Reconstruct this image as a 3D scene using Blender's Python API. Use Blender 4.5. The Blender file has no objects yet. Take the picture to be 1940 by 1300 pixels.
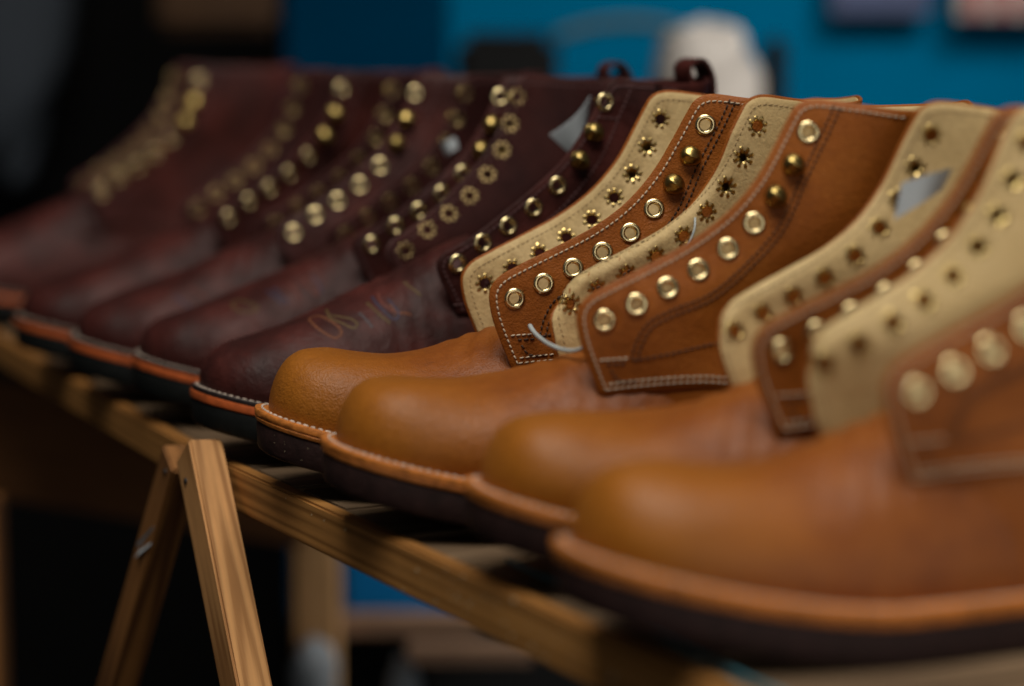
import bpy, bmesh, math, random
from mathutils import Vector, Matrix
from mathutils.geometry import delaunay_2d_cdt

sc = bpy.context.scene
COL = sc.collection
R = math.radians
random.seed(7)

# ------------------------------------------------------------------ camera
CAM = Vector((1.040, -0.398, 0.201)); PITCH = R(7.31); YAW = R(26.85)
FW = Vector((-math.cos(YAW) * math.cos(PITCH), math.sin(YAW) * math.cos(PITCH), -math.sin(PITCH)))
cd = bpy.data.cameras.new('camera'); cam = bpy.data.objects.new('camera', cd); COL.objects.link(cam)
cam.location = CAM
cam.rotation_euler = FW.to_track_quat('-Z', 'Y').to_euler()
cd.sensor_width = 36.0; cd.lens = 85.0; cd.clip_start = 0.05; cd.clip_end = 100
cd.dof.use_dof = True; cd.dof.focus_distance = 1.125; cd.dof.aperture_fstop = 3.1
sc.camera = cam

# ------------------------------------------------------------------ light
w = bpy.data.worlds.new('World'); sc.world = w; w.use_nodes = True
bg = w.node_tree.nodes['Background']; bg.inputs[0].default_value = (1.0, 0.97, 0.93, 1); bg.inputs[1].default_value = 0.03
def area(name, loc, target, size, size_y, power, color, spread=180):
    l = bpy.data.lights.new(name, 'AREA'); l.shape = 'RECTANGLE'; l.size = size; l.size_y = size_y
    l.energy = power; l.color = color; l.spread = R(spread)
    o = bpy.data.objects.new(name, l); COL.objects.link(o); o.location = loc
    o.rotation_euler = (Vector(target) - Vector(loc)).to_track_quat('-Z', 'Y').to_euler()
    return o
area('overhead_daylight', (0.60, -0.22, 1.60), (0.08, 0.1, 0.05), 1.1, 1.1, 29, (1.0, 0.95, 0.86))
area('side_opening', (2.2, 0.25, 0.24), (0.0, 0.1, 0.08), 2.2, 0.7, 9.5, (1.0, 0.97, 0.92))
area('stall_light', (-0.10, 1.00, 0.95), (-1.30, 0.70, -0.75), 0.4, 0.4, 5.0, (1.0, 0.95, 0.88), 75)  # added fill to brighten the background wall and bench; narrow spread spares the boots
sc.view_settings.view_transform = 'Standard'; sc.view_settings.look = 'None'
sc.view_settings.exposure = 0.0; sc.view_settings.gamma = 1.0
sc.view_settings.use_curve_mapping = False

# ------------------------------------------------------------------ materials
def newmat(name):
    m = bpy.data.materials.new(name); m.use_nodes = True
    nt = m.node_tree; b = nt.nodes['Principled BSDF']
    return m, nt, b
def nd(nt, typ, **kw):
    n = nt.nodes.new(typ)
    for k, v in kw.items():
        if hasattr(n, k): setattr(n, k, v)
        else: n.inputs[k].default_value = v
    return n
def ramp(nt, src, stops):
    r = nt.nodes.new('ShaderNodeValToRGB'); nt.links.new(src, r.inputs[0])
    e = r.color_ramp.elements
    while len(e) < len(stops): e.new(0.5)
    for el, (p, c) in zip(e, stops): el.position = p; el.color = (*c, 1)
    return r.outputs[0]
def coords(nt, scale=None, obj=True):
    t = nt.nodes.new('ShaderNodeTexCoord'); o = t.outputs['Object']
    if scale:
        mp = nt.nodes.new('ShaderNodeMapping'); nt.links.new(o, mp.inputs[0]); mp.inputs['Scale'].default_value = scale
        o = mp.outputs[0]
    return o
def leather(name, lo, mid, hi, rough=(0.36, 0.55), pore=1100, bump=0.12, wrinkle=0.25, wr_scale=120, spec=0.45, toe=None, scuff=0.28):
    m, nt, b = newmat(name); co = coords(nt); L = nt.links.new
    n1 = nd(nt, 'ShaderNodeTexNoise', Scale=24.0, Detail=6.0, Roughness=0.62); L(co, n1.inputs['Vector'])
    c1 = ramp(nt, n1.outputs[0], [(0.30, lo), (0.5, mid), (0.72, hi)])
    col = c1
    if toe:      # pull-up leather stretched over the toe is lighter, more ochre
        sx = nd(nt, 'ShaderNodeSeparateXYZ'); L(co, sx.inputs[0])
        mr = nd(nt, 'ShaderNodeMapRange'); mr.inputs['From Min'].default_value = 0.085; mr.inputs['From Max'].default_value = 0.015
        nn = nd(nt, 'ShaderNodeTexNoise', Scale=18.0, Detail=3.0); L(co, nn.inputs['Vector'])
        ad = nd(nt, 'ShaderNodeMath', operation='MULTIPLY_ADD'); L(nn.outputs[0], ad.inputs[0]); ad.inputs[1].default_value = 0.06; L(sx.outputs[1], ad.inputs[2])
        sb = nd(nt, 'ShaderNodeMath', operation='SUBTRACT'); L(ad.outputs[0], sb.inputs[0]); sb.inputs[1].default_value = 0.03
        L(sb.outputs[0], mr.inputs['Value'])
        mx = nd(nt, 'ShaderNodeMix', data_type='RGBA'); L(mr.outputs[0], mx.inputs[0]); L(col, mx.inputs[6]); mx.inputs[7].default_value = (*toe, 1)
        col = mx.outputs[2]
    cs = coords(nt, (1.0, 0.28, 0.7))
    n5 = nd(nt, 'ShaderNodeTexNoise', Scale=210.0, Detail=7.0, Roughness=0.72, Distortion=1.2); L(cs, n5.inputs['Vector'])
    sf = ramp(nt, n5.outputs[0], [(0.36, (0.62, 0.58, 0.54)), (0.47, (1, 1, 1)), (0.60, (1, 1, 1)), (0.74, (1.45, 1.5, 1.6))])
    ms = nd(nt, 'ShaderNodeMix', data_type='RGBA', blend_type='MULTIPLY'); ms.inputs[0].default_value = scuff
    L(col, ms.inputs[6]); L(sf, ms.inputs[7]); col = ms.outputs[2]
    n2 = nd(nt, 'ShaderNodeTexNoise', Scale=420.0, Detail=4.0, Roughness=0.7); L(co, n2.inputs['Vector'])
    f = ramp(nt, n2.outputs[0], [(0.3, (0.88, 0.87, 0.86)), (0.7, (1.08, 1.08, 1.08))])
    mu = nd(nt, 'ShaderNodeMix', data_type='RGBA', blend_type='MULTIPLY'); mu.inputs[0].default_value = 1
    L(col, mu.inputs[6]); L(f, mu.inputs[7]); L(mu.outputs[2], b.inputs['Base Color'])
    rr = nd(nt, 'ShaderNodeMapRange'); rr.inputs['To Min'].default_value = rough[0]; rr.inputs['To Max'].default_value = rough[1]
    n3 = nd(nt, 'ShaderNodeTexNoise', Scale=60.0, Detail=5.0); L(co, n3.inputs['Vector'])
    L(n3.outputs[0], rr.inputs['Value']); L(rr.outputs[0], b.inputs['Roughness'])
    b.inputs['Specular IOR Level'].default_value = spec
    v = nd(nt, 'ShaderNodeTexVoronoi', Scale=float(pore)); L(co, v.inputs['Vector'])
    n4 = nd(nt, 'ShaderNodeTexNoise', Scale=float(wr_scale), Detail=6.0, Roughness=0.6, Distortion=0.8); L(co, n4.inputs['Vector'])
    b1 = nd(nt, 'ShaderNodeBump'); b1.inputs['Strength'].default_value = bump; b1.inputs['Distance'].default_value = 0.0006; L(v.outputs[0], b1.inputs['Height'])
    b2 = nd(nt, 'ShaderNodeBump'); b2.inputs['Strength'].default_value = wrinkle; b2.inputs['Distance'].default_value = 0.002
    L(n4.outputs[0], b2.inputs['Height']); L(b1.outputs[0], b2.inputs['Normal']); L(b2.outputs[0], b.inputs['Normal'])
    return m
def simple(name, col, rough=0.6, metal=0.0, var=0.25, scale=60.0, spec=0.4, bump=0.0):
    m, nt, b = newmat(name); co = coords(nt); L = nt.links.new
    n = nd(nt, 'ShaderNodeTexNoise', Scale=scale, Detail=6.0, Roughness=0.6); L(co, n.inputs['Vector'])
    c = ramp(nt, n.outputs[0], [(0.3, tuple(x * (1 - var) for x in col)), (0.7, tuple(min(1, x * (1 + var)) for x in col))])
    L(c, b.inputs['Base Color']); b.inputs['Roughness'].default_value = rough; b.inputs['Metallic'].default_value = metal
    b.inputs['Specular IOR Level'].default_value = spec
    if bump:
        bp = nd(nt, 'ShaderNodeBump'); bp.inputs['Strength'].default_value = bump; bp.inputs['Distance'].default_value = 0.002
        L(n.outputs[0], bp.inputs['Height']); L(bp.outputs[0], b.inputs['Normal'])
    return m
def wood(name, dark, light, axis, rings=90.0, rough=0.65):
    # grain runs along the object's own axis (0, 1 or 2)
    m, nt, b = newmat(name); L = nt.links.new
    s = [1.0, 1.0, 1.0]; s[axis] = 0.022
    co = coords(nt, tuple(s))
    n = nd(nt, 'ShaderNodeTexNoise', Scale=rings * 2.2, Detail=8.0, Roughness=0.65, Distortion=0.6); L(co, n.inputs['Vector'])
    wv = nd(nt, 'ShaderNodeTexWave', wave_type='RINGS', Scale=rings, Distortion=3.0, Detail=3.0); L(co, wv.inputs['Vector'])
    mx = nd(nt, 'ShaderNodeMath', operation='MULTIPLY_ADD'); L(wv.outputs[1], mx.inputs[0]); mx.inputs[1].default_value = 0.35; 
    sc_ = nd(nt, 'ShaderNodeMath', operation='MULTIPLY'); L(n.outputs[0], sc_.inputs[0]); sc_.inputs[1].default_value = 0.65
    L(sc_.outputs[0], mx.inputs[2])
    c = ramp(nt, mx.outputs[0], [(0.34, dark), (0.52, light), (0.75, tuple(x * 1.2 for x in light))])
    s2 = [1.0, 1.0, 1.0]; s2[axis] = 0.22; co2 = coords(nt, tuple(s2)); st = nd(nt, 'ShaderNodeTexNoise', Scale=60.0, Detail=7.0, Roughness=0.7); L(co2, st.inputs['Vector'])
    f = ramp(nt, st.outputs[0], [(0.3, (0.55, 0.5, 0.46)), (0.6, (1.05, 1.05, 1.05))])
    mu = nd(nt, 'ShaderNodeMix', data_type='RGBA', blend_type='MULTIPLY'); mu.inputs[0].default_value = 0.5
    L(c, mu.inputs[6]); L(f, mu.inputs[7]); L(mu.outputs[2], b.inputs['Base Color'])
    b.inputs['Roughness'].default_value = rough; b.inputs['Specular IOR Level'].default_value = 0.3
    bp = nd(nt, 'ShaderNodeBump'); bp.inputs['Strength'].default_value = 0.22; bp.inputs['Distance'].default_value = 0.0008
    L(mx.outputs[0], bp.inputs['Height']); L(bp.outputs[0], b.inputs['Normal'])
    return m

M = {}
M['tan'] = leather('tan_leather', (0.225, 0.060, 0.007), (0.285, 0.080, 0.010), (0.335, 0.104, 0.014), toe=(0.340, 0.110, 0.011), spec=0.20, rough=(0.38, 0.56), bump=0.32, wrinkle=0.22, wr_scale=240)
M['tan_vamp'] = leather('tan_vamp_leather', (0.150, 0.038, 0.0042), (0.225, 0.060, 0.0068), (0.300, 0.090, 0.0105), toe=(0.315, 0.105, 0.0095), spec=0.30, rough=(0.36, 0.54), bump=0.32, wrinkle=0.25, wr_scale=200, scuff=0.40)  # darker copy for the upward-facing vamp, its colour offsetting the overhead light
M['lining'] = leather('cream_lining', (0.53, 0.375, 0.17), (0.58, 0.42, 0.20), (0.63, 0.465, 0.235), rough=(0.5, 0.7), bump=0.12, wrinkle=0.30, wr_scale=260, spec=0.2, scuff=0.12)
M['dark'] = leather('oxblood_leather', (0.018, 0.0050, 0.0042), (0.045, 0.0100, 0.0080), (0.095, 0.021, 0.016), rough=(0.42, 0.62), bump=0.25, wrinkle=0.6, wr_scale=70, spec=0.22)
M['dark_in'] = leather('dark_lining', (0.018, 0.006, 0.006), (0.030, 0.009, 0.008), (0.045, 0.013, 0.011), rough=(0.55, 0.75), spec=0.05)
M['edge'] = simple('raw_leather_edge', (0.36, 0.15, 0.045), 0.6, var=0.3, scale=300)
M['welt'] = simple('tan_welt', (0.46, 0.150, 0.027), 0.5, var=0.4, scale=260, bump=0.35, spec=0.25)
M['orange'] = simple('orange_midsole', (0.46, 0.095, 0.020), 0.55, var=0.25, scale=200, bump=0.15)
M['dwelt'] = simple('dark_welt', (0.020, 0.013, 0.012), 0.5, var=0.3, scale=200)
M['sole_brown'] = simple('brown_rubber', (0.021, 0.0090, 0.0078), 0.65, var=0.4, scale=150, bump=0.35, spec=0.2)
M['sole_black'] = simple('black_rubber', (0.004, 0.0048, 0.0045), 0.6, var=0.3, scale=150, bump=0.2, spec=0.2)
M['thread'] = simple('cream_thread', (0.52, 0.42, 0.30), 0.7, var=0.15, scale=900)
M['thread_welt'] = simple('waxed_thread', (0.46, 0.37, 0.30), 0.7, var=0.3, scale=500)
M['thread_dark'] = simple('brown_thread', (0.055, 0.022, 0.008), 0.7, var=0.2, scale=900)
M['thread_lin'] = simple('tan_thread', (0.36, 0.25, 0.12), 0.7, var=0.2, scale=900)
M['thread_plum'] = simple('plum_thread', (0.10, 0.045, 0.045), 0.6, var=0.2, scale=900)
M['brass'] = simple('brass', (0.80, 0.64, 0.34), 0.24, metal=1.0, var=0.08, scale=500)
M['brass_old'] = simple('antique_brass', (0.46, 0.33, 0.11), 0.30, metal=1.0, var=0.15, scale=500)
M['brass_petal'] = simple('petal_brass', (0.60, 0.44, 0.17), 0.30, metal=1.0, var=0.2, scale=500)
M['brass_dull'] = simple('dull_brass', (0.31, 0.22, 0.10), 0.38, metal=1.0, var=0.25, scale=500)  # antiqued petals of the dark boots; shade inside the shaft put into the colour
M['wood_x'] = wood('pine_rail', (0.27, 0.115, 0.025), (0.43, 0.200, 0.052), 0)
M['wood_y'] = wood('weathered_slat', (0.12, 0.076, 0.042), (0.30, 0.20, 0.115), 1)
M['wood_z'] = wood('pine_leg', (0.33, 0.150, 0.047), (0.51, 0.255, 0.092), 2, rings=110)
M['wood_dk'] = wood('stained_leg', (0.12, 0.045, 0.012), (0.26, 0.11, 0.03), 2, rings=70)  # darker brown wood for one leg and the lower left post
M['wood_brown'] = wood('brown_apron', (0.05, 0.020, 0.007), (0.095, 0.042, 0.014), 0)
M['wood_brown2'] = wood('bench_wood', (0.12, 0.07, 0.04), (0.22, 0.13, 0.08), 0)
M['wood_board'] = wood('brown_board', (0.085, 0.030, 0.007), (0.15, 0.058, 0.014), 2)
M['fleck'] = simple('pale_fleck', (0.55, 0.45, 0.28), 0.8)
M['wood_pale'] = wood('pale_post', (0.36, 0.19, 0.075), (0.60, 0.37, 0.17), 2)
M['plastic'] = simple('white_plastic', (0.42, 0.47, 0.47), 0.4, var=0.05)
M['paper'] = simple('white_paper', (0.40, 0.43, 0.45), 0.8, var=0.05)
M['bag'] = simple('grey_plastic', (0.20, 0.22, 0.24), 0.6, var=0.2)
M['nail'] = simple('steel_nail', (0.05, 0.05, 0.05), 0.5, metal=0.8)
M['cord'] = simple('blue_string', (0.05, 0.22, 0.28), 0.6)
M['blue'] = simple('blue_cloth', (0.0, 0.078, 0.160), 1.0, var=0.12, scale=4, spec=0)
M['blue_crate'] = simple('crate_blue', (0.002, 0.10, 0.26), 0.8, var=0.12, scale=6, spec=0.1)  # brighter blue, lifting the dim lower part of the wall
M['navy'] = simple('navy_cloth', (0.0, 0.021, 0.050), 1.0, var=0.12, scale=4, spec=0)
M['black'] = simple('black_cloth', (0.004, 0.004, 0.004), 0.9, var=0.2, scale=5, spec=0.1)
M['grey'] = simple('grey_paint', (0.045, 0.055, 0.070), 0.9, var=0.15, scale=6)
M['brown_cloth'] = simple('brown_cloth', (0.030, 0.012, 0.002), 0.9, var=0.3, scale=5)
M['pale'] = simple('pale_cloth', (0.24, 0.22, 0.20), 0.8, var=0.15, scale=9)
M['ochre'] = simple('khaki_cloth', (0.03, 0.055, 0.062), 0.8, var=0.15, scale=9)
M['plum'] = simple('plum_print', (0.03, 0.04, 0.085), 0.8, var=0.15, scale=9)
M['red'] = simple('red_cloth', (0.16, 0.02, 0.02), 0.8, var=0.15, scale=9)
M['ground'] = simple('dark_floor', (0.02, 0.018, 0.016), 0.9, var=0.3, scale=8)
for nm, c in (('crayon_orange', (0.115, 0.032, 0.009)), ('crayon_yellow', (0.075, 0.040, 0.010)), ('crayon_blue', (0.030, 0.020, 0.042)), ('crayon_red', (0.100, 0.019, 0.011)), ('crayon_grey', (0.055, 0.040, 0.045))):
    M[nm] = simple(nm, c, 0.7, var=0.35, scale=700)

# ------------------------------------------------------------------ helpers
def link(name, me, mat, parent=None):
    o = bpy.data.objects.new(name, me); COL.objects.link(o)
    if mat is not None and not me.materials: me.materials.append(M[mat])
    if parent is not None: o.parent = parent
    return o
def mesh(name, v, f, mat=None, smooth=True):
    me = bpy.data.meshes.new(name); me.from_pydata([tuple(x) for x in v], [], [tuple(x) for x in f])
    me.validate(); me.update()
    if smooth: me.polygons.foreach_set('use_smooth', [True] * len(me.polygons))
    if mat: me.materials.append(M[mat])
    bm = bmesh.new(); bm.from_mesh(me); bmesh.ops.recalc_face_normals(bm, faces=bm.faces); bm.to_mesh(me); bm.free()
    return me
def tag(o, label=None, cat=None, group=None, kind=None):
    if label: o['label'] = label
    if cat: o['category'] = cat
    if group: o['group'] = group
    if kind: o['kind'] = kind
    return o
def empty(name, loc, rz=0):
    o = bpy.data.objects.new(name, None); COL.objects.link(o); o.location = loc; o.rotation_euler = (0, 0, rz)
    o.empty_display_size = 0.05
    return o
def interp(t, xs, ys):
    if t <= xs[0]: return ys[0]
    if t >= xs[-1]: return ys[-1]
    for i in range(len(xs) - 1):
        if t <= xs[i + 1]:
            u = (t - xs[i]) / (xs[i + 1] - xs[i]); return ys[i] + (ys[i + 1] - ys[i]) * u
class Spline:      # monotone-ish cubic (Catmull-Rom on uneven knots)
    def __init__(s, xs, ys):
        s.x = xs; s.y = ys; n = len(xs); s.m = []
        d = [(ys[i + 1] - ys[i]) / (xs[i + 1] - xs[i]) for i in range(n - 1)]
        for i in range(n):
            if i == 0: s.m.append(d[0])
            elif i == n - 1: s.m.append(d[-1])
            elif d[i - 1] * d[i] <= 0: s.m.append(0.0)
            else: s.m.append(2 * d[i - 1] * d[i] / (d[i - 1] + d[i]))
    def __call__(s, t):
        xs = s.x
        if t <= xs[0]: return s.y[0]
        if t >= xs[-1]: return s.y[-1]
        for i in range(len(xs) - 1):
            if t <= xs[i + 1]:
                h = xs[i + 1] - xs[i]; u = (t - xs[i]) / h
                return ((1 + 2 * u) * (1 - u) ** 2 * s.y[i] + u * (1 - u) ** 2 * h * s.m[i] + u * u * (3 - 2 * u) * s.y[i + 1] + u * u * (u - 1) * h * s.m[i + 1])
def smooth(a, b, t):
    u = max(0, min(1, (t - a) / (b - a))); return u * u * (3 - 2 * u)
def catmull(pts, step, closed=False):
    out = []; n = len(pts)
    P = [Vector(p) for p in pts]
    for i in range(n - 1):
        p0 = P[i - 1] if i > 0 else P[0] * 2 - P[1]
        p1, p2 = P[i], P[i + 1]
        p3 = P[i + 2] if i + 2 < n else P[n - 1] * 2 - P[n - 2]
        k = max(2, int((p2 - p1).length / step))
        # centripetal
        t0 = 0; t1 = t0 + max(1e-9, (p1 - p0).length) ** .5; t2 = t1 + (p2 - p1).length ** .5; t3 = t2 + max(1e-9, (p3 - p2).length) ** .5
        for j in range(k):
            t = t1 + (t2 - t1) * j / k
            A1 = p0 * ((t1 - t) / (t1 - t0)) + p1 * ((t - t0) / (t1 - t0))
            A2 = p1 * ((t2 - t) / (t2 - t1)) + p2 * ((t - t1) / (t2 - t1))
            A3 = p2 * ((t3 - t) / (t3 - t2)) + p3 * ((t - t2) / (t3 - t2))
            B1 = A1 * ((t2 - t) / (t2 - t0)) + A2 * ((t - t0) / (t2 - t0))
            B2 = A2 * ((t3 - t) / (t3 - t1)) + A3 * ((t - t1) / (t3 - t1))
            out.append(B1 * ((t2 - t) / (t2 - t1)) + B2 * ((t - t1) / (t2 - t1)))
    out.append(P[-1]); return out
def resample(pts, step):
    L = [0]
    for a, b in zip(pts, pts[1:]): L.append(L[-1] + (b - a).length)
    n = max(1, int(round(L[-1] / step))); out = []; i = 0
    for k in range(n + 1):
        t = L[-1] * k / n
        while i < len(L) - 2 and L[i + 1] < t: i += 1
        u = (t - L[i]) / max(1e-12, L[i + 1] - L[i]); out.append(pts[i].lerp(pts[i + 1], u))
    return out
def tube_geo(V, F, pts, r, seg=8, r_end=None):
    base = len(V); n = len(pts); up = Vector((0.13, 0.21, 0.97))
    for i, p in enumerate(pts):
        t = (pts[min(n - 1, i + 1)] - pts[max(0, i - 1)]).normalized()
        a = t.cross(up).normalized(); b = a.cross(t)
        rr = r if r_end is None else r + (r_end - r) * i / (n - 1)
        for k in range(seg):
            an = 2 * math.pi * k / seg; V.append(p + (a * math.cos(an) + b * math.sin(an)) * rr)
    for i in range(n - 1):
        for k in range(seg):
            F.append((base + i * seg + k, base + i * seg + (k + 1) % seg, base + (i + 1) * seg + (k + 1) % seg, base + (i + 1) * seg + k))
    F.append(tuple(base + k for k in range(seg))); F.append(tuple(base + (n - 1) * seg + k for k in reversed(range(seg))))
def dash(V, F, c, t, n, ln, wd, ht):
    # one thread stitch: a little pillow along t, standing on the surface with normal n
    s = t.cross(n).normalized(); b = len(V)
    for u, k in ((-.5, .35), (-.22, 1), (.22, 1), (.5, .35)):
        for (sx, sz) in ((-.5, -.4), (-.38, .75), (.38, .75), (.5, -.4)):
            V.append(c + t * (u * ln) + s * (sx * wd * (0.6 + .4 * k)) + n * (sz * ht * (k if sz > 0 else 1)))
    for i in range(3):
        for k in range(3): F.append((b + i * 4 + k, b + i * 4 + k + 1, b + i * 4 + 5 + k, b + i * 4 + 4 + k))
    F.append((b, b + 1, b + 2, b + 3)); F.append((b + 15, b + 14, b + 13, b + 12))

# ------------------------------------------------------------------ the boot
BASE = -0.010      # the table top under the soles
SPRING = 0.0195
def spring(y): return SPRING * max(0.0, 1 - max(0, y + 0.003) / 0.105) ** 1.45 + BASE
SOLE_Y = [-3.5, -3.0, -1.4, 1.8, 7.5, 16, 28, 44, 60, 78, 100, 125, 150, 185, 225, 256, 278, 290, 295.4, 297]
SOLE_W = [0, 6.5, 13.0, 19.5, 26, 32.5, 38.3, 43.3, 46.6, 48.6, 49.0, 47, 43.5, 38.5, 36, 35.5, 30.5, 20, 9, 0]
# the inner side of the sole is straighter and narrower than the outer one
def half(kind, inner):
    pts = []
    for a, b in zip(SOLE_W, SOLE_Y):
        if inner: a *= 1 - 0.115 * smooth(20, 70, b) + 0.10 * smooth(120, 180, b) * 0.8
        if kind == 'D': b += 8.0 * max(0, 1 - b / 100.0)
        pts.append((a / 1000, b / 1000, 0))
    return resample_n(catmull(pts, 0.0015), 112)
def offset_half(off, kind, inner=False):
    ho = HALF[kind, inner]; out = []; n = len(ho)
    for i, p in enumerate(ho):
        t = (ho[min(n - 1, i + 1)] - ho[max(0, i - 1)]).normalized()
        nrm = Vector((t.y, -t.x, 0))
        if i == 0: nrm = Vector((0, -1, 0))
        if i == n - 1: nrm = Vector((0, 1, 0))
        q = p + nrm * off
        if i in (0, n - 1): q.x = 0
        out.append(q)
    return out
def resample_n(pts, n):
    L = [0]
    for a, b in zip(pts, pts[1:]): L.append(L[-1] + (b - a).length)
    out = []; i = 0
    for k in range(n + 1):
        t = L[-1] * k / n
        while i < len(L) - 2 and L[i + 1] < t: i += 1
        out.append(pts[i].lerp(pts[i + 1], (t - L[i]) / max(1e-12, L[i + 1] - L[i])))
    return out
HALF = {(k, f): half(k, f) for k in 'TD' for f in (False, True)}
def layer_mesh(name, profile, mat, kind):
    # profile: list of (outward offset, height) from bottom to top; closed top and bottom
    V, F = [], []; n = 113; rings = []
    for off, z in profile:
        h = offset_half(off, kind); g = offset_half(off, kind, True); ring = []
        for i in range(n): ring.append(len(V)); V.append(Vector((h[i].x, h[i].y, z + spring(h[i].y))))
        for i in range(n - 2, 0, -1): ring.append(len(V)); V.append(Vector((-g[i].x, g[i].y, z + spring(g[i].y))))
        rings.append(ring)
    m = len(rings[0])
    for a, b in zip(rings, rings[1:]):
        for i in range(m): F.append((a[i], a[(i + 1) % m], b[(i + 1) % m], b[i]))
    for ring in (rings[0], rings[-1]):
        for i in range(0, n - 1):
            if i == 0: F.append((ring[0], ring[1], ring[m - 1]))
            elif i == n - 2: F.append((ring[i], ring[n - 1], ring[m - i]))
            else: F.append((ring[i], ring[i + 1], ring[m - i - 1], ring[m - i]))
    me = mesh(name, V, F, mat)
    me.set_sharp_from_angle(angle=R(38))
    return me

class Boot:
    pass
TT = Boot(); DD = Boot()
# side outline of the facing (y, z) in mm: lower front corner, up, along the lace edge, over the top
TT.front = [(110.5, 48.5), (105, 62), (101, 74), (100.2, 84), (104, 90), (114.5, 95.8), (130, 103), (148.5, 112.3), (165, 124.3), (178, 139), (186.5, 153.5), (192.5, 164.8), (196, 170.2), (202, 172.8)]
TT.top = [(219, 171.3), (241, 168)]
TT.eye = [(111.5, 80.5), (125, 87.2), (138.7, 94), (152.4, 101.2), (165.5, 109.8), (176.8, 120.6), (186, 131.8), (193.8, 145), (200.6, 159)]
TT.hooks = (6, 7)
TT.prof = [(2, 26), (2.6, 32), (4, 38), (7, 45), (12, 51), (19, 54.3), (29, 55), (44, 53.3), (59, 52.2), (74, 53.3), (89, 57), (104, 62), (118, 67), (140, 77), (152, 82)]
DD.front = [(133, 60), (127.5, 71), (122.5, 81), (121.5, 86.5), (124.5, 91), (134, 96), (156, 111.5), (182, 134), (197, 157), (203.5, 171.5), (208, 176.6), (215, 177)]
DD.top = [(230, 176), (250, 175)]
DD.eye = [(132, 86), (145, 96), (158, 104), (171, 113), (183, 124), (193, 137), (199, 151), (204, 166)]
DD.hooks = (5, 6)
DD.prof = [(9, 26), (9.6, 31), (11, 36), (15, 41.5), (22, 46), (34, 50), (50, 55), (69, 61.5), (98, 73.5), (121, 84), (140, 93), (152, 97)]
UW_Y = [2, 2.6, 4, 7, 12, 19, 30, 46, 70, 95, 120, 152]
UW_W = [0.5, 8, 13.5, 20, 26.5, 31.5, 36, 39.3, 41.8, 42.4, 41.5, 39]
for Bt in (TT, DD):
    Bt.h = Spline([p[0] / 1000 for p in Bt.prof], [p[1] / 1000 for p in Bt.prof])
    y0 = Bt.prof[0][0]
    Bt.w = Spline([(y0 + (a - 2) * (1 if a > 60 else 1)) / 1000 if a < 46 else a / 1000 for a in UW_Y], [b / 1000 for b in UW_W])
    Bt.y0 = y0 / 1000
    fz = [p for p in Bt.front if True]
    Bt.yedge = Spline([p[1] / 1000 for p in fz], [p[0] / 1000 for p in fz])

WELT_TOP = 0.0195
def vamp_var(P, seed):
    # each upper was lasted by hand: slight lumps and slumps, and creases towards the throat
    x, y, z = P; k = smooth(.02, .05, z) if False else 1
    d = .0009 * math.sin(x * 62 + seed * 1.3) * math.sin(y * 48 + seed * 2.1) + .0006 * math.sin(x * 130 + y * 95 + seed)
    cr = smooth(.075, .105, y) * (1 - smooth(.125, .15, y))
    d += cr * .0006 * math.sin((y * 620 + x * 160 + 2 * math.sin(x * 70 + seed)) )
    return Vector((x * (1 + .008 * math.sin(seed * 3.7)), y, z + d * smooth(.028, .045, z)))
def vamp_pt(Bt, y, th):
    z0 = WELT_TOP - 0.002 + spring(y); h = Bt.h(y); w_ = Bt.w(y)
    n = 2.45 - 0.35 * smooth(0.05, 0.12, y)
    c, s = math.cos(th), math.sin(th)
    x = w_ * math.copysign(abs(c) ** (2 / n), c); z = z0 + (h - z0) * abs(s) ** (2 / n)
    # waist just above the welt where the upper is drawn in
    x *= 1 - 0.035 * math.exp(-((z - z0) / 0.006) ** 2)
    return Vector((x, y, z))
def vamp_mesh(Bt, mat, seed):
    ys = []
    y = Bt.y0
    while y < 0.152:
        ys.append(y); d = y - Bt.y0
        y += 0.0003 if d < 0.002 else (0.0009 if d < 0.012 else (0.002 if d < 0.04 else 0.0025))
    ys.append(0.152)
    NT = 56; V, F = [], []
    for y in ys:
        for k in range(NT + 1): V.append(vamp_var(vamp_pt(Bt, y, math.pi * k / NT), seed))
    for i in range(len(ys) - 1):
        for k in range(NT):
            a = i * (NT + 1) + k; F.append((a, a + 1, a + NT + 2, a + NT + 1))
    F.append(tuple(range(NT + 1)))
    return mesh('vamp', V, F, mat)

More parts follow.
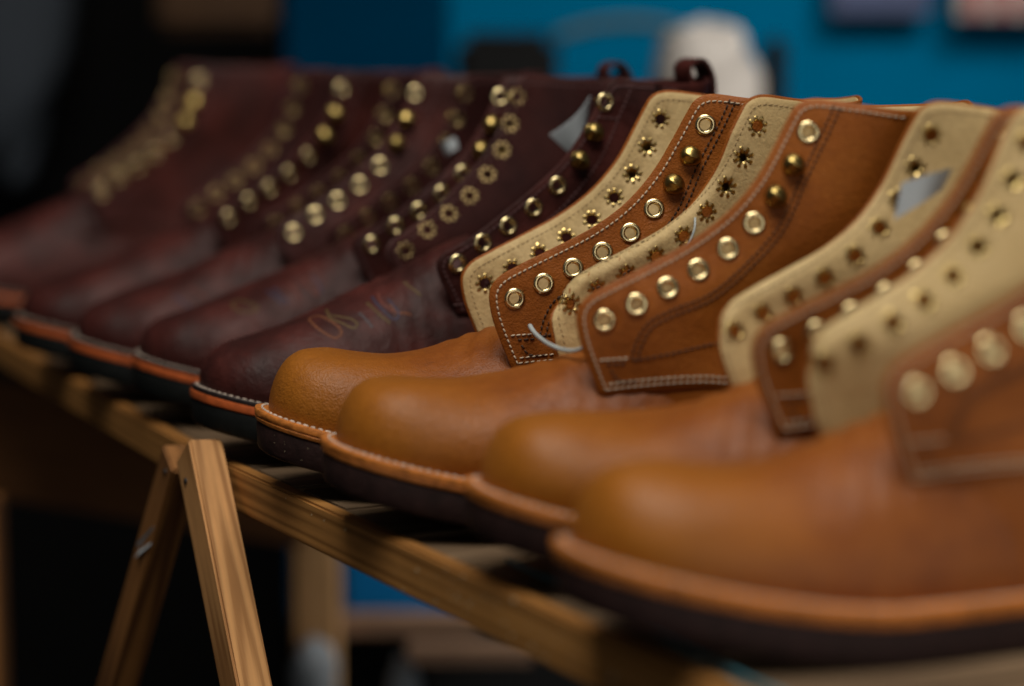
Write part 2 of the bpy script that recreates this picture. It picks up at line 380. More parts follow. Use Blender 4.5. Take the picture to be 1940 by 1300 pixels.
WZ = Spline([.006, .035, .052, .075, .098, .13, .18], [.0405, .0400, .0392, .0372, .0368, .0395, .0440])
YB = Spline([.018, .05, .08, .11, .18], [.289, .290, .285, .282, .288])
ARC_L = 0.050; ARC_A = 0.066
class Side:
    """maps (p, z) on one side of the shaft to a point; p is y until the heel curve, then runs round it"""
    def __init__(s, Bt, sg, xe0, xe1, seed, bow=0.0, ysh=None):
        s.ysh = ysh; s.fade = .014 if (ysh and sg < 0) else .08; s.B = Bt; s.sg = sg; s.e0 = xe0; s.e1 = xe1; s.ph = seed * 1.7; s.bow = bow
    def x(s, y, z):
        d = y - s.B.yedge(z)
        xe = s.e0 + (s.e1 - s.e0) * smooth(.05, .17, z)
        xw = WZ(z)
        x = xe + (xw - xe) * smooth(-.004, .055, d)
        x += 0.0014 * math.sin(z * 70 + s.ph) * math.sin(y * 55 + s.ph * 2) + s.bow * math.sin(math.pi * smooth(.06, .17, z)) * (1 - smooth(0, .06, d))
        return x
    def yk(s, z): return YB(z) - ARC_L
    def pt(s, p, z):
        k = s.yk(z)
        if p <= k:
            y = p
            c = 0.0
            if s.ysh:      # the lace edge of this flap curls over
                d = p - s.B.yedge(z); k_ = 1 - smooth(0, s.fade, d)
                sh_ = interp(z, (.06, .074, .082, .092, .10, .11, .13, .155, .17), s.ysh); y += sh_ * k_; c = abs(sh_) * .6 * k_ * k_ if s.sg < 0 else 0
            return Vector((s.sg * (s.x(p, z) + c), y, z))
        f = (p - k) / ARC_A * math.pi / 2
        return Vector((s.sg * s.x(k, z) * math.cos(f), k + ARC_L * math.sin(f), z))
    def frame(s, p, z):
        e = 5e-4
        dp = (s.pt(p + e, z) - s.pt(p - e, z)); dz = (s.pt(p, z + e) - s.pt(p, z - e))
        n = dp.cross(dz) * s.sg; n.normalize()
        t = dp.normalized(); return s.pt(p, z), n, t, n.cross(t)

def panel_mesh(name, S, outline, holes, hole_r, off, thick, mat, grid=0.0042, mirror_bulge=True):
    """sheet of leather cut to an outline with round holes, wrapped on the side S, given thickness and rounded rim"""
    K = 1000.0
    pts2 = [Vector((p.x * K, p.y * K)) for p in outline]; edges = []
    n = len(pts2); edges += [(i, (i + 1) % n) for i in range(n)]
    bpts = list(pts2); NS = 20
    for (hx, hy) in holes:
        b = len(pts2)
        for k in range(NS):
            a = 2 * math.pi * k / NS; pts2.append(Vector((hx * K + hole_r * K * math.cos(a), hy * K + hole_r * K * math.sin(a))))
        edges += [(b + k, b + (k + 1) % NS) for k in range(NS)]
    allb = list(pts2)
    xs = [p.x for p in bpts]; ys = [p.y for p in bpts]; g = grid * K
    def inside(q, poly=bpts):
        c = False; j = len(poly) - 1
        for i in range(len(poly)):
            a, b = poly[i], poly[j]
            if (a.y > q.y) != (b.y > q.y) and q.x < (b.x - a.x) * (q.y - a.y) / (b.y - a.y) + a.x: c = not c
            j = i
        return c
    cell = {}
    for q in allb: cell.setdefault((int(q.x // g), int(q.y // g)), []).append(q)
    j = 0; yy = min(ys)
    while yy < max(ys):
        xx = min(xs) + (g / 2 if j % 2 else 0)
        while xx < max(xs):
            q = Vector((xx, yy)); ok = inside(q)
            if ok:
                cx, cy = int(xx // g), int(yy // g)
                for dx in (-1, 0, 1):
                    for dy in (-1, 0, 1):
                        for o in cell.get((cx + dx, cy + dy), ()):
                            if (o - q).length < g * 0.55: ok = False
            if ok:
                for (hx, hy) in holes:
                    if (q - Vector((hx * K, hy * K))).length < hole_r * K + 0.5: ok = False
            if ok: pts2.append(q)
            xx += g
        yy += g * 0.87; j += 1
    rv, re, rf, *_ = delaunay_2d_cdt(pts2, edges, [], 0, 1e-4)
    tris = []
    for f in rf:
        c = (rv[f[0]] + rv[f[1]] + rv[f[2]]) / 3
        if not inside(c): continue
        if any((c - Vector((hx * K, hy * K))).length < hole_r * K * 0.97 for hx, hy in holes): continue
        tris.append(tuple(f))
    V, F = [], []; fr = []
    for q in rv:
        P, N, t, u = S.frame(q.x / K, q.y / K); fr.append((P, N)); V.append(P + N * off)
    nv = len(rv)
    for (P, N) in fr: V.append(P + N * (off - thick))
    cnt = {}
    for f in tris:
        F.append(f); F.append((f[0] + nv, f[2] + nv, f[1] + nv))
        for a, b, c in ((f[0], f[1], f[2]), (f[1], f[2], f[0]), (f[2], f[0], f[1])):
            cnt.setdefault((min(a, b), max(a, b)), []).append((a, b, c))
    outd = {}; bed = []
    for e, l in cnt.items():
        if len(l) == 1:
            a, b, c = l[0]; bed.append((a, b))
            d = (V[b] - V[a]).normalized(); o = V[a] - V[c]; o = o - d * o.dot(d)
            if o.length > 0: o.normalize()
            for k in (a, b): outd[k] = outd.get(k, Vector()) + o
    rim = {}
    for k, o in outd.items():
        o = o.normalized() if o.length > 0 else o; ids = [k]; N = fr[k][1]
        for al in (45, 90, 135):
            al = R(al); ids.append(len(V))
            V.append(V[k] - N * (thick * (.5 - .5 * math.cos(al))) + o * (thick * .22 * math.sin(al)))
        ids.append(k + nv); rim[k] = ids
    for a, b in bed:
        for i in range(4): F.append((rim[a][i], rim[b][i], rim[b][i + 1], rim[a][i + 1]))
    return mesh(name, V, F, mat)

def quarter_outline(S, bottom, inset=0.0):
    Bt = S.B
    fr = [(a / 1000, b / 1000) for a, b in Bt.front + Bt.top]
    zt = Bt.top[-1][1] / 1000
    pm = lambda z: S.yk(z) + ARC_A
    fr.append((pm(zt) - 0.02, zt + 0.001)); fr.append((pm(zt), zt + 0.003))
    c = catmull([Vector((a, b, 0)) for a, b in fr], 0.0015)
    c = resample(c, 0.0022)
    if inset: c = [p + Vector(((c[min(len(c) - 1, i + 1)] - c[max(0, i - 1)]).normalized().y, -(c[min(len(c) - 1, i + 1)] - c[max(0, i - 1)]).normalized().x, 0)) * inset for i, p in enumerate(c)]
    back = [Vector((pm(z), z, 0)) for z in [zt - (zt - bottom[-1][1]) * k / 24 for k in range(1, 25)]]
    bot = resample([Vector((a, b, 0)) for a, b in [(pm(bottom[-1][1]), bottom[-1][1])] + list(reversed(bottom[:-1])) + [fr[0]]], 0.004)
    pts = c + back + bot[1:-1]
    return [Vector((p.x, p.y)) for p in pts]

def front_curve(Bt, inset, with_top=True):
    pts = Bt.front + (Bt.top if with_top else [])
    c = catmull([Vector((a / 1000, b / 1000, 0)) for a, b in pts], 0.0012); c = resample(c, 0.0015)
    out = []
    for i, p in enumerate(c):
        t = (c[min(len(c) - 1, i + 2)] - c[max(0, i - 2)]).normalized()
        out.append(p + Vector((t.y, -t.x, 0)) * inset)
    return out
def stitch_mesh(name, S, curves, mat, off=0.0002, step=0.0027, ln=0.0020, wd=0.00075, ht=0.0005, side=1, tilt=0.12):
    V, F = [], []
    for c in curves:
        pts = resample(c, step)
        for a, b in zip(pts, pts[1:]):
            m_ = (a + b) / 2; P, N, t, u = S.frame(m_.x, m_.y)
            d = S.pt(b.x, b.y) - S.pt(a.x, a.y); d.normalize()
            N2 = N * side; d = (d + N2.cross(d) * (tilt + random.uniform(-.05, .05))).normalized()
            dash(V, F, P + N * off, d, N2, ln * random.uniform(.92, 1.05), wd, ht)
    return mesh(name, V, F, mat)

# --- eyelet, hook and rosette, built once and shared
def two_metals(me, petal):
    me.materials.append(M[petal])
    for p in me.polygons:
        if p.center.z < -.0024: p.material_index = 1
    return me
def eyelet_mesh(mat, petal):
    V, F = [], []; seg = 28
    prof = [(2.55, -2.9), (2.55, .2), (2.68, .62), (3.0, .92), (3.6, 1.08), (4.3, .98), (4.85, .62), (5.1, .1), (4.9, -.1)]
    for k in range(seg):
        a = 2 * math.pi * k / seg
        for r, z in prof: V.append(Vector((r * math.cos(a), r * math.sin(a), z)) / 1000)
    m = len(prof)
    for k in range(seg):
        for i in range(m - 1): F.append((k * m + i, ((k + 1) % seg) * m + i, ((k + 1) % seg) * m + i + 1, k * m + i + 1))
    # split petals turned over on the lining side
    NP = 8
    for q in range(NP):
        a0 = 2 * math.pi * (q + .5) / NP + random.uniform(-.06, .06); b = len(V); L_ = random.uniform(.9, 1.12)
        for i, (r, z, w_) in enumerate(((2.50, -2.3, .85), (2.75, -2.75, .66), (3.3, -3.02, .66), (4.2, -3.0, .84), (4.75, -2.85, .78), (5.15 * L_, -2.6, .30))):
            for u in (-1, 0, 1):
                rr = r - .12 * u * u
                V.append(Vector((rr * math.cos(a0) - u * w_ * math.sin(a0), rr * math.sin(a0) + u * w_ * math.cos(a0), z + .16 * u * u)) / 1000)
        for i in range(5):
            for u in range(2): F.append((b + i * 3 + u, b + i * 3 + u + 1, b + i * 3 + u + 4, b + i * 3 + u + 3))
    return two_metals(mesh('eyelet', V, F, mat), petal)
def hook_mesh(mat, petal):
    # speed hook: a foot riveted flat, a neck, and a rounded hood curling back over it
    V, F = [], []; seg = 20
    prof = [(4.6, -.05), (4.7, .4), (3.6, .8), (2.5, 1.1), (2.3, 2.4), (2.9, 3.0)]
    for k in range(seg):
        a = 2 * math.pi * k / seg
        for r, z in prof: V.append(Vector((r * math.cos(a), r * math.sin(a), z)) / 1000)
    m = len(prof)
    for k in range(seg):
        for i in range(m - 1): F.append((k * m + i, ((k + 1) % seg) * m + i, ((k + 1) % seg) * m + i + 1, k * m + i + 1))
    b = len(V); NR, NS = 9, 24     # hood: dome pulled towards +x (rear), open underneath
    for i in range(NR + 1):
        ph = (math.pi / 2) * i / NR
        for k in range(NS):
            a = 2 * math.pi * k / NS
            r = 5.2 * math.cos(ph) ** .8
            x = r * math.cos(a) * (1.05 if math.cos(a) > 0 else .92) + 1.6 * math.sin(ph) - .4; y = r * math.sin(a) * .92
            z = 2.0 + 4.4 * math.sin(ph) ** .8 - .22 * x - .9 * (1 - math.sin(ph)) * max(0, math.cos(a)) + 1.1 * math.exp(-(y / 1.3) ** 2) * math.sin(ph)
            V.append(Vector((x, y, z)) / 1000)
    for i in range(NR):
        for k in range(NS): F.append((b + i * NS + k, b + i * NS + (k + 1) % NS, b + (i + 1) * NS + (k + 1) % NS, b + (i + 1) * NS + k))
    bb = len(V)
    for k in range(NS): V.append(V[b + k] * .80 + Vector((0, 0, .0002)))
    for k in range(NS): F.append((b + k, b + (k + 1) % NS, bb + (k + 1) % NS, bb + k))
    # rosette behind
    for q in range(8):
        a0 = 2 * math.pi * q / 8; c = len(V)
        for i, (r, z, w_) in enumerate(((2.0, -2.3, .8), (2.75, -2.75, .66), (3.3, -3.02, .66), (4.2, -3.0, .84), (4.75, -2.85, .78), (5.15, -2.6, .30))):
            for u in (-1, 0, 1):
                V.append(Vector((r * math.cos(a0) - u * w_ * math.sin(a0), r * math.sin(a0) + u * w_ * math.cos(a0), z + .16 * u * u)) / 1000)
        for i in range(5):
            for u in range(2): F.append((c + i * 3 + u, c + i * 3 + u + 1, c + i * 3 + u + 4, c + i * 3 + u + 3))
    return two_metals(mesh('lace_hook', V, F, mat), petal)
EYE = {}; HOOK = {}
EYE['T'] = eyelet_mesh('brass', 'brass_petal'); HOOK['T'] = hook_mesh('brass_old', 'brass_petal')
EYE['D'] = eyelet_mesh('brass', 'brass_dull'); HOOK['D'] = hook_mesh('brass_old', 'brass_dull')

SOLES = {
 'T': [('outsole', [(-.0018, 0), (-.0004, .0008), (.0, .0022), (.0002, .0120), (-.0005, .0136)], 'sole_brown'),
       ('welt', [(-.0008, .0134), (.0006, .0140), (.0009, .0154), (.0004, .0160), (.0010, .0166), (.0011, .0186), (.0007, .0193), (-.0003, .0196), (-.004, .0195)], 'welt')],
 'D': [('outsole', [(-.0018, 0), (-.0004, .0008), (.0, .0022), (.0002, .0115), (-.0005, .0129)], 'sole_black'),
       ('midsole', [(-.0005, .0127), (.0006, .0133), (.0008, .0150), (.0004, .0168), (-.0006, .0172)], 'orange'),
       ('welt', [(-.0010, .0171), (-.0002, .0175), (-.0002, .0192), (-.001, .0198), (-.004, .0197)], 'dwelt')]}
SOLE_ME = {k: [(n, layer_mesh(n, p, m, k)) for n, p, m in v] for k, v in SOLES.items()}
def welt_stitches(mat, kind):
    V, F = [], []
    h = offset_half(-0.0024, kind); g = offset_half(-0.0024, kind, True); pts = [Vector((-p.x, p.y, 0)) for p in reversed(g)] + h[1:]
    pts = [p for p in pts if p.y < 0.27]; pts = resample(pts, 0.0036)
    for a, b in zip(pts, pts[1:]):
        c = (a + b) / 2; z = 0.0198 + spring(c.y)
        t = (Vector((b.x, b.y, spring(b.y))) - Vector((a.x, a.y, spring(a.y)))).normalized()
        t = (t + Vector((-t.y, t.x, 0)) * random.uniform(-.18, .18)).normalized()
        dash(V, F, Vector((c.x, c.y, z)), t, Vector((0, 0, 1)), .0028 * random.uniform(.8, 1.05), .0010, .0006)
    return mesh('welt_stitching', V, F, mat)
WST = {k: welt_stitches('thread_welt', k) for k in 'TD'}

def side_parts(boot, Bt, typ, S):
    lea, lin = ('tan', 'lining') if typ == 'T' else ('dark', 'dark_in')
    bottom = [(.113, .048), (.155, .0515), (.2, .046), (.24, .036), (.30, .030)] if typ == 'T' else [(.133, .060), (.165, .060), (.2, .050), (.24, .038), (.30, .030)]
    eyes = [(a / 1000, b / 1000) for a, b in Bt.eye]
    ol = quarter_outline(S, bottom)
    q = link('quarter', panel_mesh('quarter', S, ol, eyes, .0031, 0.0, .0015, lea, grid=.0026 if S.ysh else .0042), None, boot)
    lb = [(Bt.front[0][0] / 1000 + .002, .034), (.16, .03), (.2, .028), (.30, .026)]
    ol2 = quarter_outline(S, lb, .0009)
    link('lining', panel_mesh('lining', S, ol2, eyes, .0031, -.0017, .0008, lin, grid=.0026 if S.ysh else .0042), None, boot)
    # counter: the foot of the upper behind the vamp
    V, F = [], []; NP, NZ = 40, 8
    for i in range(NP + 1):
        for j in range(NZ + 1):
            z = .0065 + (.058 - .0065) * j / NZ; p = .118 + (S.yk(z) + ARC_A - .118) * i / NP
            P, N, t, u = S.frame(p, z); bl = smooth(.118, .16, p)
            V.append(P - N * (.0007 + .0006 * (1 - bl)))
    for i in range(NP):
        for j in range(NZ): a = i * (NZ + 1) + j; F.append((a, a + 1, a + NZ + 2, a + NZ + 1))
    link('heel_counter', mesh('heel_counter', V, F, lea), None, boot)
    # stitching
    th = 'thread' if typ == 'T' else 'thread_plum'
    link('edge_stitching', stitch_mesh('edge_stitching', S, [front_curve(Bt, .0030)], th), None, q)
    link('lining_stitching', stitch_mesh('lining_stitching', S, [front_curve(Bt, .0042)], 'thread_lin' if typ == 'T' else 'thread_plum', off=-.00252, side=-1, ht=.0003, wd=.0006, ln=.0020), None, q)
    if typ == 'T':
        V3 = lambda l: catmull([Vector((a / 1000, b / 1000, 0)) for a, b in l], .0015)
        def offc(c, d):
            o = []
            for i, p in enumerate(c):
                t = (c[min(len(c) - 1, i + 2)] - c[max(0, i - 2)]).normalized(); o.append(p + Vector((t.y, -t.x, 0)) * d)
            return o
        main = V3([(123, 63), (125, 71), (130, 79.5), (141, 85), (157, 91), (173, 103.5), (187, 119), (198, 142), (206, 158), (212, 171)])
        link('facing_stitching', stitch_mesh('facing_stitching', S, [main, offc(main, .0026), V3([(123.5, 63), (140, 66), (157, 69.5), (180, 72)]), V3([(112.5, 61.5), (121, 61.8)]), V3([(114.5, 59.5), (118, 54.5), (126, 54.5)])], 'thread_dark', wd=.0009), None, q)
        link('seam_stitching', stitch_mesh('seam_stitching', S, [V3([(109.5, 63.5), (115, 63.8), (122, 64.2)]), V3([(113, 50.6), (130, 52.4), (155, 53.7), (178, 51)]), V3([(113.5, 53), (130, 54.8), (155, 56), (178, 53.5)])], 'thread'), None, q)
    else:
        V3 = lambda l: catmull([Vector((a / 1000, b / 1000, 0)) for a, b in l], .0015)
        main = V3([(146, 72), (150, 84), (168, 97), (188, 114), (206, 138), (214, 160), (219, 175)])
        link('facing_stitching', stitch_mesh('facing_stitching', S, [main, V3([(201, 158.5), (213, 157.5)]), V3([(130, 65), (150, 66), (175, 64)])], 'thread_plum'), None, q)
    for i, (p, z) in enumerate(eyes):
        P, N, t, u = S.frame(p, z)
        hk = i in Bt.hooks
        o = link('lace_hook' if hk else 'eyelet', HOOK[typ] if hk else EYE[typ], None, q)
        # x axis of the fitting: away from the lace edge
        y0, y1 = eyes[max(0, i - 1)], eyes[min(len(eyes) - 1, i + 1)]
        e = Vector((y1[0] - y0[0], y1[1] - y0[1])).normalized(); xa = (t * e.y - u * (e.x if u.z > 0 else -e.x)).normalized()
        if u.z < 0: xa = (t * e.y + u * e.x).normalized()
        xa = (xa - N * xa.dot(N)).normalized(); ya = N.cross(xa)
        rot = random.uniform(0, 6.28) if not hk else random.uniform(-.15, .15)
        mt = Matrix((xa, ya, N)).transposed().to_4x4(); mt.translation = P
        o.matrix_local = mt @ Matrix.Rotation(rot, 4, 'Z')
    return q

BOOTS = [
 # key, type, x, y, rot deg, near (edge x low, top), far (low, top)
 ('T1', 'T', 0.000, 0.000, -15.0, (.0320, .0330), (.0370, .0440)),
 ('T2', 'T', 0.093, -0.005, -14.4, (.0320, .0330), (.0300, .0390)),
 ('T3', 'T', 0.213, 0.006, -14.2, (.0320, .0330), (.0260, .0430)),
 ('T4', 'T', 0.330, -0.016, -9.0, (.0320, .0330), (.0400, .0570)),
 ('D1', 'D', -0.094, -0.006, -3.8, (.0330, .0400), (.0360, .0590)),
 ('D2', 'D', -0.230, 0.006, -11.0, (.0330, .0360), (.0350, .0400)),
 ('D3', 'D', -0.326, -0.001, -13.1, (.0340, .0340), (.0350, .0360)),
 ('D4', 'D', -0.435, -0.003, -5.3, (.0350, .0460), (.0370, .0470)),
 ('D5', 'D', -0.729, 0.007, -7.7, (.0350, .0460), (.0370, .0470)),
]
LAB = {
 'T1': 'tan leather boot in sharp focus, leftmost of the tan boots, next to the dark boots',
 'T2': 'tan leather boot with cream lining, second tan boot from the dark boots',
 'T3': 'blurred tan leather boot, third tan boot from the dark boots, second nearest the camera',
 'T4': 'very blurred large tan leather boot in the right foreground, nearest the camera',
 'D1': 'oxblood leather boot with crayon letters on the toe, rightmost of the dark boots',
 'D2': 'oxblood leather boot with yellow and blue crayon marks, second dark boot from the tan boots',
 'D3': 'blurred oxblood leather boot, third dark boot from the tan boots',
 'D4': 'blurred oxblood leather boot, fourth dark boot from the tan boots, right of the gap',
 'D5': 'farthest, most blurred oxblood boot at the left end of the row',
}
YSH = {('T2', -1): (-.001, .002, .010, .0135, .0125, .010, .005, 0, 0),
       ('T3', -1): (.004, .005, .007, .007, .006, .004, .002, 0, 0),
       ('T4', -1): (.003, .006, .009, .008, .006, .003, 0, 0, 0),
       ('D1', 1): (0, 0, 0, 0, .001, .002, .003, .006, .008)}
BOW = {('T1', -1): .0015, ('T2', 1): -.001, ('T3', 1): .002, ('T3', -1): .002, ('T4', -1): -.002, ('D2', 1): .002, ('D2', -1): -.002, ('D3', 1): -.0015, ('D4', -1): .003, ('D5', 1): .002}
ROOT = {}; SIDES = {}
for i, (key, typ, x, y, rz, nr, fr) in enumerate(BOOTS):
    Bt = TT if typ == 'T' else DD
    b = empty('leather_boot', (x, y, 0), R(rz)); ROOT[key] = b
    tag(b, LAB[key], 'boot', 'tan boots in the row' if typ == 'T' else 'oxblood boots in the row')
    for n, me in SOLE_ME[typ]: link(n, me, None, b)
    link('welt_stitching', WST[typ], None, b)
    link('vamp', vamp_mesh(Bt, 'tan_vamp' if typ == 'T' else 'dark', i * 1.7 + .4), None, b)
    for sg, (e0, e1) in ((1, nr), (-1, fr)):
        S = Side(Bt, sg, e0, e1, i * 2 + (sg > 0), ysh=YSH.get((key, sg)), bow=BOW.get((key, sg), 0.0)); SIDES[key, sg] = S
        side_parts(b, Bt, typ, S)
    if typ == 'D':      # pull loop sewn at the back of the collar
        V, F = [], []; lh = {'D1': 7, 'D2': 4}.get(key, -3); path = catmull([Vector((0, a / 1000, c / 1000)) for a, c in [(289.5, 150), (290.5, 166), (289, 176 + lh * .5), (283, 180 + lh), (276, 177 + lh), (276.5, 172 + lh * .6), (282, 168), (284.5, 150)]], .002)
        n = len(path)
        for k, p in enumerate(path):
            t = (path[min(n - 1, k + 1)] - path[max(0, k - 1)]).normalized(); nn = Vector((0, t.z, -t.y))
            for sx, so in ((-.009, -.0009), (.009, -.0009), (.009, .0009), (-.009, .0009)): V.append(p + Vector((sx, 0, 0)) + nn * so)
        for k in range(n - 1):
            for j in range(4): F.append((k * 4 + j, k * 4 + (j + 1) % 4, k * 4 + 4 + (j + 1) % 4, k * 4 + 4 + j))
        F += [(0, 1, 2, 3), (n * 4 - 1, n * 4 - 2, n * 4 - 3, n * 4 - 4)]
        me = mesh('pull_loop', V, F, 'dark'); me.set_sharp_from_angle(angle=R(40)); link('pull_loop', me, None, b)

# ------------------------------------------------------------------ table
def box(name, c, size, mat, parent=None, bev=0.001, rot=None, jitter=0.0):
    bm = bmesh.new(); bmesh.ops.create_cube(bm, size=1)
    bmesh.ops.scale(bm, vec=size, verts=bm.verts)
    bmesh.ops.bevel(bm, geom=bm.edges[:], offset=bev, segments=2, affect='EDGES')
    me = bpy.data.meshes.new(name); bm.to_mesh(me); bm.free()
    me.polygons.foreach_set('use_smooth', [True] * len(me.polygons)); me.set_sharp_from_angle(angle=R(50))
    o = link(name, me, mat, parent); o.location = c
    if rot is not None: o.rotation_euler = rot
    return o
def beam(name, a, b, wx, wy, mat, parent=None, xdir=Vector((1, 0, 0)), bev=0.0012):
    """a length of timber from a to b; wx across xdir, wy across the other way; grain along its z"""
    a, b = Vector(a), Vector(b); z = (b - a).normalized(); x = (xdir - z * xdir.dot(z)).normalized(); y = z.cross(x)
    o = box(name, (0, 0, 0), (wx, wy, (b - a).length), mat, parent, bev)
    m = Matrix((x, y, z)).transposed().to_4x4(); m.translation = (a + b) / 2; o.matrix_local = m
    return o
def at(px, py, dep):      # a point of the place at a depth in front of the lens
    rt = FW.cross(Vector((0, 0, 1))).normalized(); up = rt.cross(FW); f = 85 / 36 * 1940
    return CAM + (FW + rt * ((px - 970) / f) + up * ((650 - py) / f)) * dep

table = empty('trestle_table', (0, 0, -0.75))
tag(table, 'slatted wooden trestle table that carries the row of boots', 'table')
def tp(v): return Vector(v) - Vector((0, 0, -0.75))
YF = 0.008; ZT = BASE
box('front_rail', tp((0.225, YF + .004, ZT - .0112)), (0.70, 0.008, 0.0215), 'wood_x', table, .0012)
lr = box('front_rail', tp((-0.62, YF + .036, ZT - .0105)), (0.985, 0.008, 0.020), 'wood_x', table, .0012, rot=(0, 0, R(-3.6)))
box('back_rail', tp((-0.30, 0.385, ZT - .016)), (1.75, 0.020, 0.030), 'wood_x', table, .0012)
xx = -1.06; k = 0
while xx < 0.60:
    wd = random.uniform(.048, .060); y0 = YF + .0086
    if xx + wd > -.125: pass
    else: y0 = YF + .005 - (xx + .125) * .063 + .0048
    box('slat', tp((xx + wd / 2, (y0 + .372) / 2, ZT - .0066 - random.uniform(0, .0014))), (wd, .372 - y0, .012), 'wood_y', table, .001)
    xx += wd + random.uniform(.005, .011); k += 1
# A-shaped legs bolted outside the front rail
YL = YF - .0085
legA = beam('leg', tp((-.085, YL - .002, ZT + .006)), tp((.505, YL - .05, -.75)), .0225, .0175, 'wood_z', table)
legB = beam('leg', tp((-.118, YL + .0005, ZT - .003)), tp((-.62, YL - .03, -.75)), .020, .0155, 'wood_dk', table)

# ------------------------------------------------------------------ background
RT = FW.cross(Vector((0, 0, 1))).normalized()
def rect_box(name, x0, y0, x1, y1, dep, thick, mat, parent=None, bev=.002, sub=None):
    """an upright box-shaped thing whose front, seen from the row, spans these bounds at the given distance"""
    a, b = at(x0, y0, dep), at(x1, y1, dep); c = (a + b) / 2
    wd = abs((b - a).dot(RT)); ht = abs(b.z - a.z)
    nrm = Vector((0, 0, 1)).cross(RT)
    o = box(name, (0, 0, 0), (wd, thick, ht), mat, parent, bev)
    m = Matrix((RT, Vector((0, 0, 1)).cross(RT), Vector((0, 0, 1)))).transposed().to_4x4(); m.translation = c + Vector((FW.x, FW.y, 0)).normalized() * (thick / 2)
    if parent is None: o.matrix_world = m
    else: o.matrix_local = parent.matrix_world.inverted() @ m
    return o
ground = link('ground', mesh('ground', [(-8, -4, -.75), (4, -4, -.75), (4, 8, -.75), (-8, 8, -.75)], [(0, 1, 2, 3)], None, False), 'ground')
tag(ground, kind='structure')
def blob(name, c, rx, ry, rz, mat, seed, rough=.16):
    rnd = random.Random(seed); V, F = [], []; NU, NV = 28, 18
    ph = [(rnd.uniform(1, 4), rnd.uniform(1, 4), rnd.uniform(0, 6)) for _ in range(5)]
    for i in range(NV + 1):
        t = math.pi * i / NV
        for k in range(NU):
            a = 2 * math.pi * k / NU; d = 1 + rough * sum(math.sin(p * 2 * t + round(q) * a + r) for p, q, r in ph) / 3
            n = 0.75
            st = math.sin(t) ** n
            V.append(Vector((rx * d * st * math.cos(a), ry * d * st * math.sin(a), rz * d * math.copysign(abs(math.cos(t)) ** n, math.cos(t)))))
    for i in range(NV):
        for k in range(NU): F.append((i * NU + k, i * NU + (k + 1) % NU, (i + 1) * NU + (k + 1) % NU, (i + 1) * NU + k))
    o = link(name, mesh(name, V, F, mat), None); o.location = c; o.rotation_euler = (0, 0, math.atan2(RT.y, RT.x)); return o
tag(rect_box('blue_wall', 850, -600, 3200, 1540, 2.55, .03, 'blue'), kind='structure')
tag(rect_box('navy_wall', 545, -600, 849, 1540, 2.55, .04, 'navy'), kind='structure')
tag(rect_box('dark_wall', -1600, -600, 544, 1540, 3.1, .03, 'black'), kind='structure')
tag(blob('grey_cloth', at(5, -120, 2.9), .075, .05, .27, 'grey', 21, .12), 'grey blue cloth hanging at the far left edge, out of focus', 'cloth')
tag(rect_box('brown_cloth', 290, -250, 520, 60, 2.45, .04, 'brown_cloth', bev=.01), 'dark brown cloth hanging on the black wall, upper left', 'cloth')
tag(rect_box('black_bag', 862, 62, 1058, 300, 2.4, .08, 'black', bev=.012), 'black bag hanging on the blue wall behind the dark boots', 'bag')
c = at(1335, 190, 2.3); tag(blob('pale_sack', c, .052, .06, .070, 'pale', 3, .10), 'pale rounded sack in front of the blue wall, behind the tan boots', 'sack')
tag(rect_box('dark_strip', 1448, 70, 1490, 420, 2.33, .03, 'black', bev=.006), 'dark upright strip right beside the pale sack', 'strip')
V, F = [], []; tube_geo(V, F, catmull([at(x, y, 2.42) for x, y in ((1050, 70), (1130, 48), (1220, 44), (1310, 62))], .01), .006)
tag(link('khaki_strap', mesh('khaki_strap', V, F, 'ochre'), None), 'khaki strap arching across the blue wall to the pale sack', 'strap')
tag(rect_box('plum_sign', 1575, -120, 1765, 30, 2.48, .02, 'plum'), 'dull plum coloured panel at the top of the blue wall', 'sign')
sc_ = rect_box('striped_cloth', 1815, -120, 2100, 36, 2.47, .02, 'pale'); tag(sc_, 'red and white striped cloth in the upper right corner', 'cloth')
bpy.context.view_layer.update()
for x in (1835, 1890, 1945, 2000, 2055): rect_box('stripe', x, -116, x + 28, 32, 2.467, .004, 'red', sc_, bev=.0005)
# bench behind the table
bench = empty('background_bench', (at(700, 1200, 1.95).x, at(700, 1200, 1.95).y, -.75)); bpy.context.view_layer.update()
tag(bench, 'out of focus wooden bench with an upright post, seen under the table', 'bench')
rect_box('post', 560, 930, 642, 1905, 1.95, .035, 'wood_pale', bench)
rect_box('rail', 600, 1172, 905, 1208, 1.97, .03, 'wood_brown2', bench)
rect_box('rail', 770, 1228, 1010, 1262, 1.9, .03, 'wood_brown2', bench)
tag(rect_box('blue_crate', 652, 1000, 900, 1180, 2.12, .12, 'blue_crate'), 'blurred blue crate behind the bench post, seen under the table', 'crate')  # box added to brighten the blue wall where it is dim under the table
tag(rect_box('black_box', 545, 1196, 1250, 1700, 2.2, .25, 'black'), 'black box under the bench in the shade below the table', 'box')  # dark backing added so the space under the bench stays black
tag(blob('plastic_bag', at(598, 1300, 1.91), .019, .016, .036, 'bag', 8), 'greyish white plastic bag below the bench post', 'bag')
tag(blob('plastic_bag', at(765, 1310, 1.93), .012, .012, .026, 'bag', 9), 'small greyish white plastic bag under the lower bench rail', 'bag')
bd = beam('brown_board', at(-420, 760, 1.9), at(585, 925, 1.9), .02, .092, 'wood_board', None, xdir=Vector((FW.x, FW.y, 0)))
tag(bd, 'wide dark brown board in the shade behind the table legs', 'board')
tag(rect_box('wood_post', -60, 940, 4, 1600, 1.6, .03, 'wood_dk'), 'wooden post at the lower left edge of the picture', 'post')

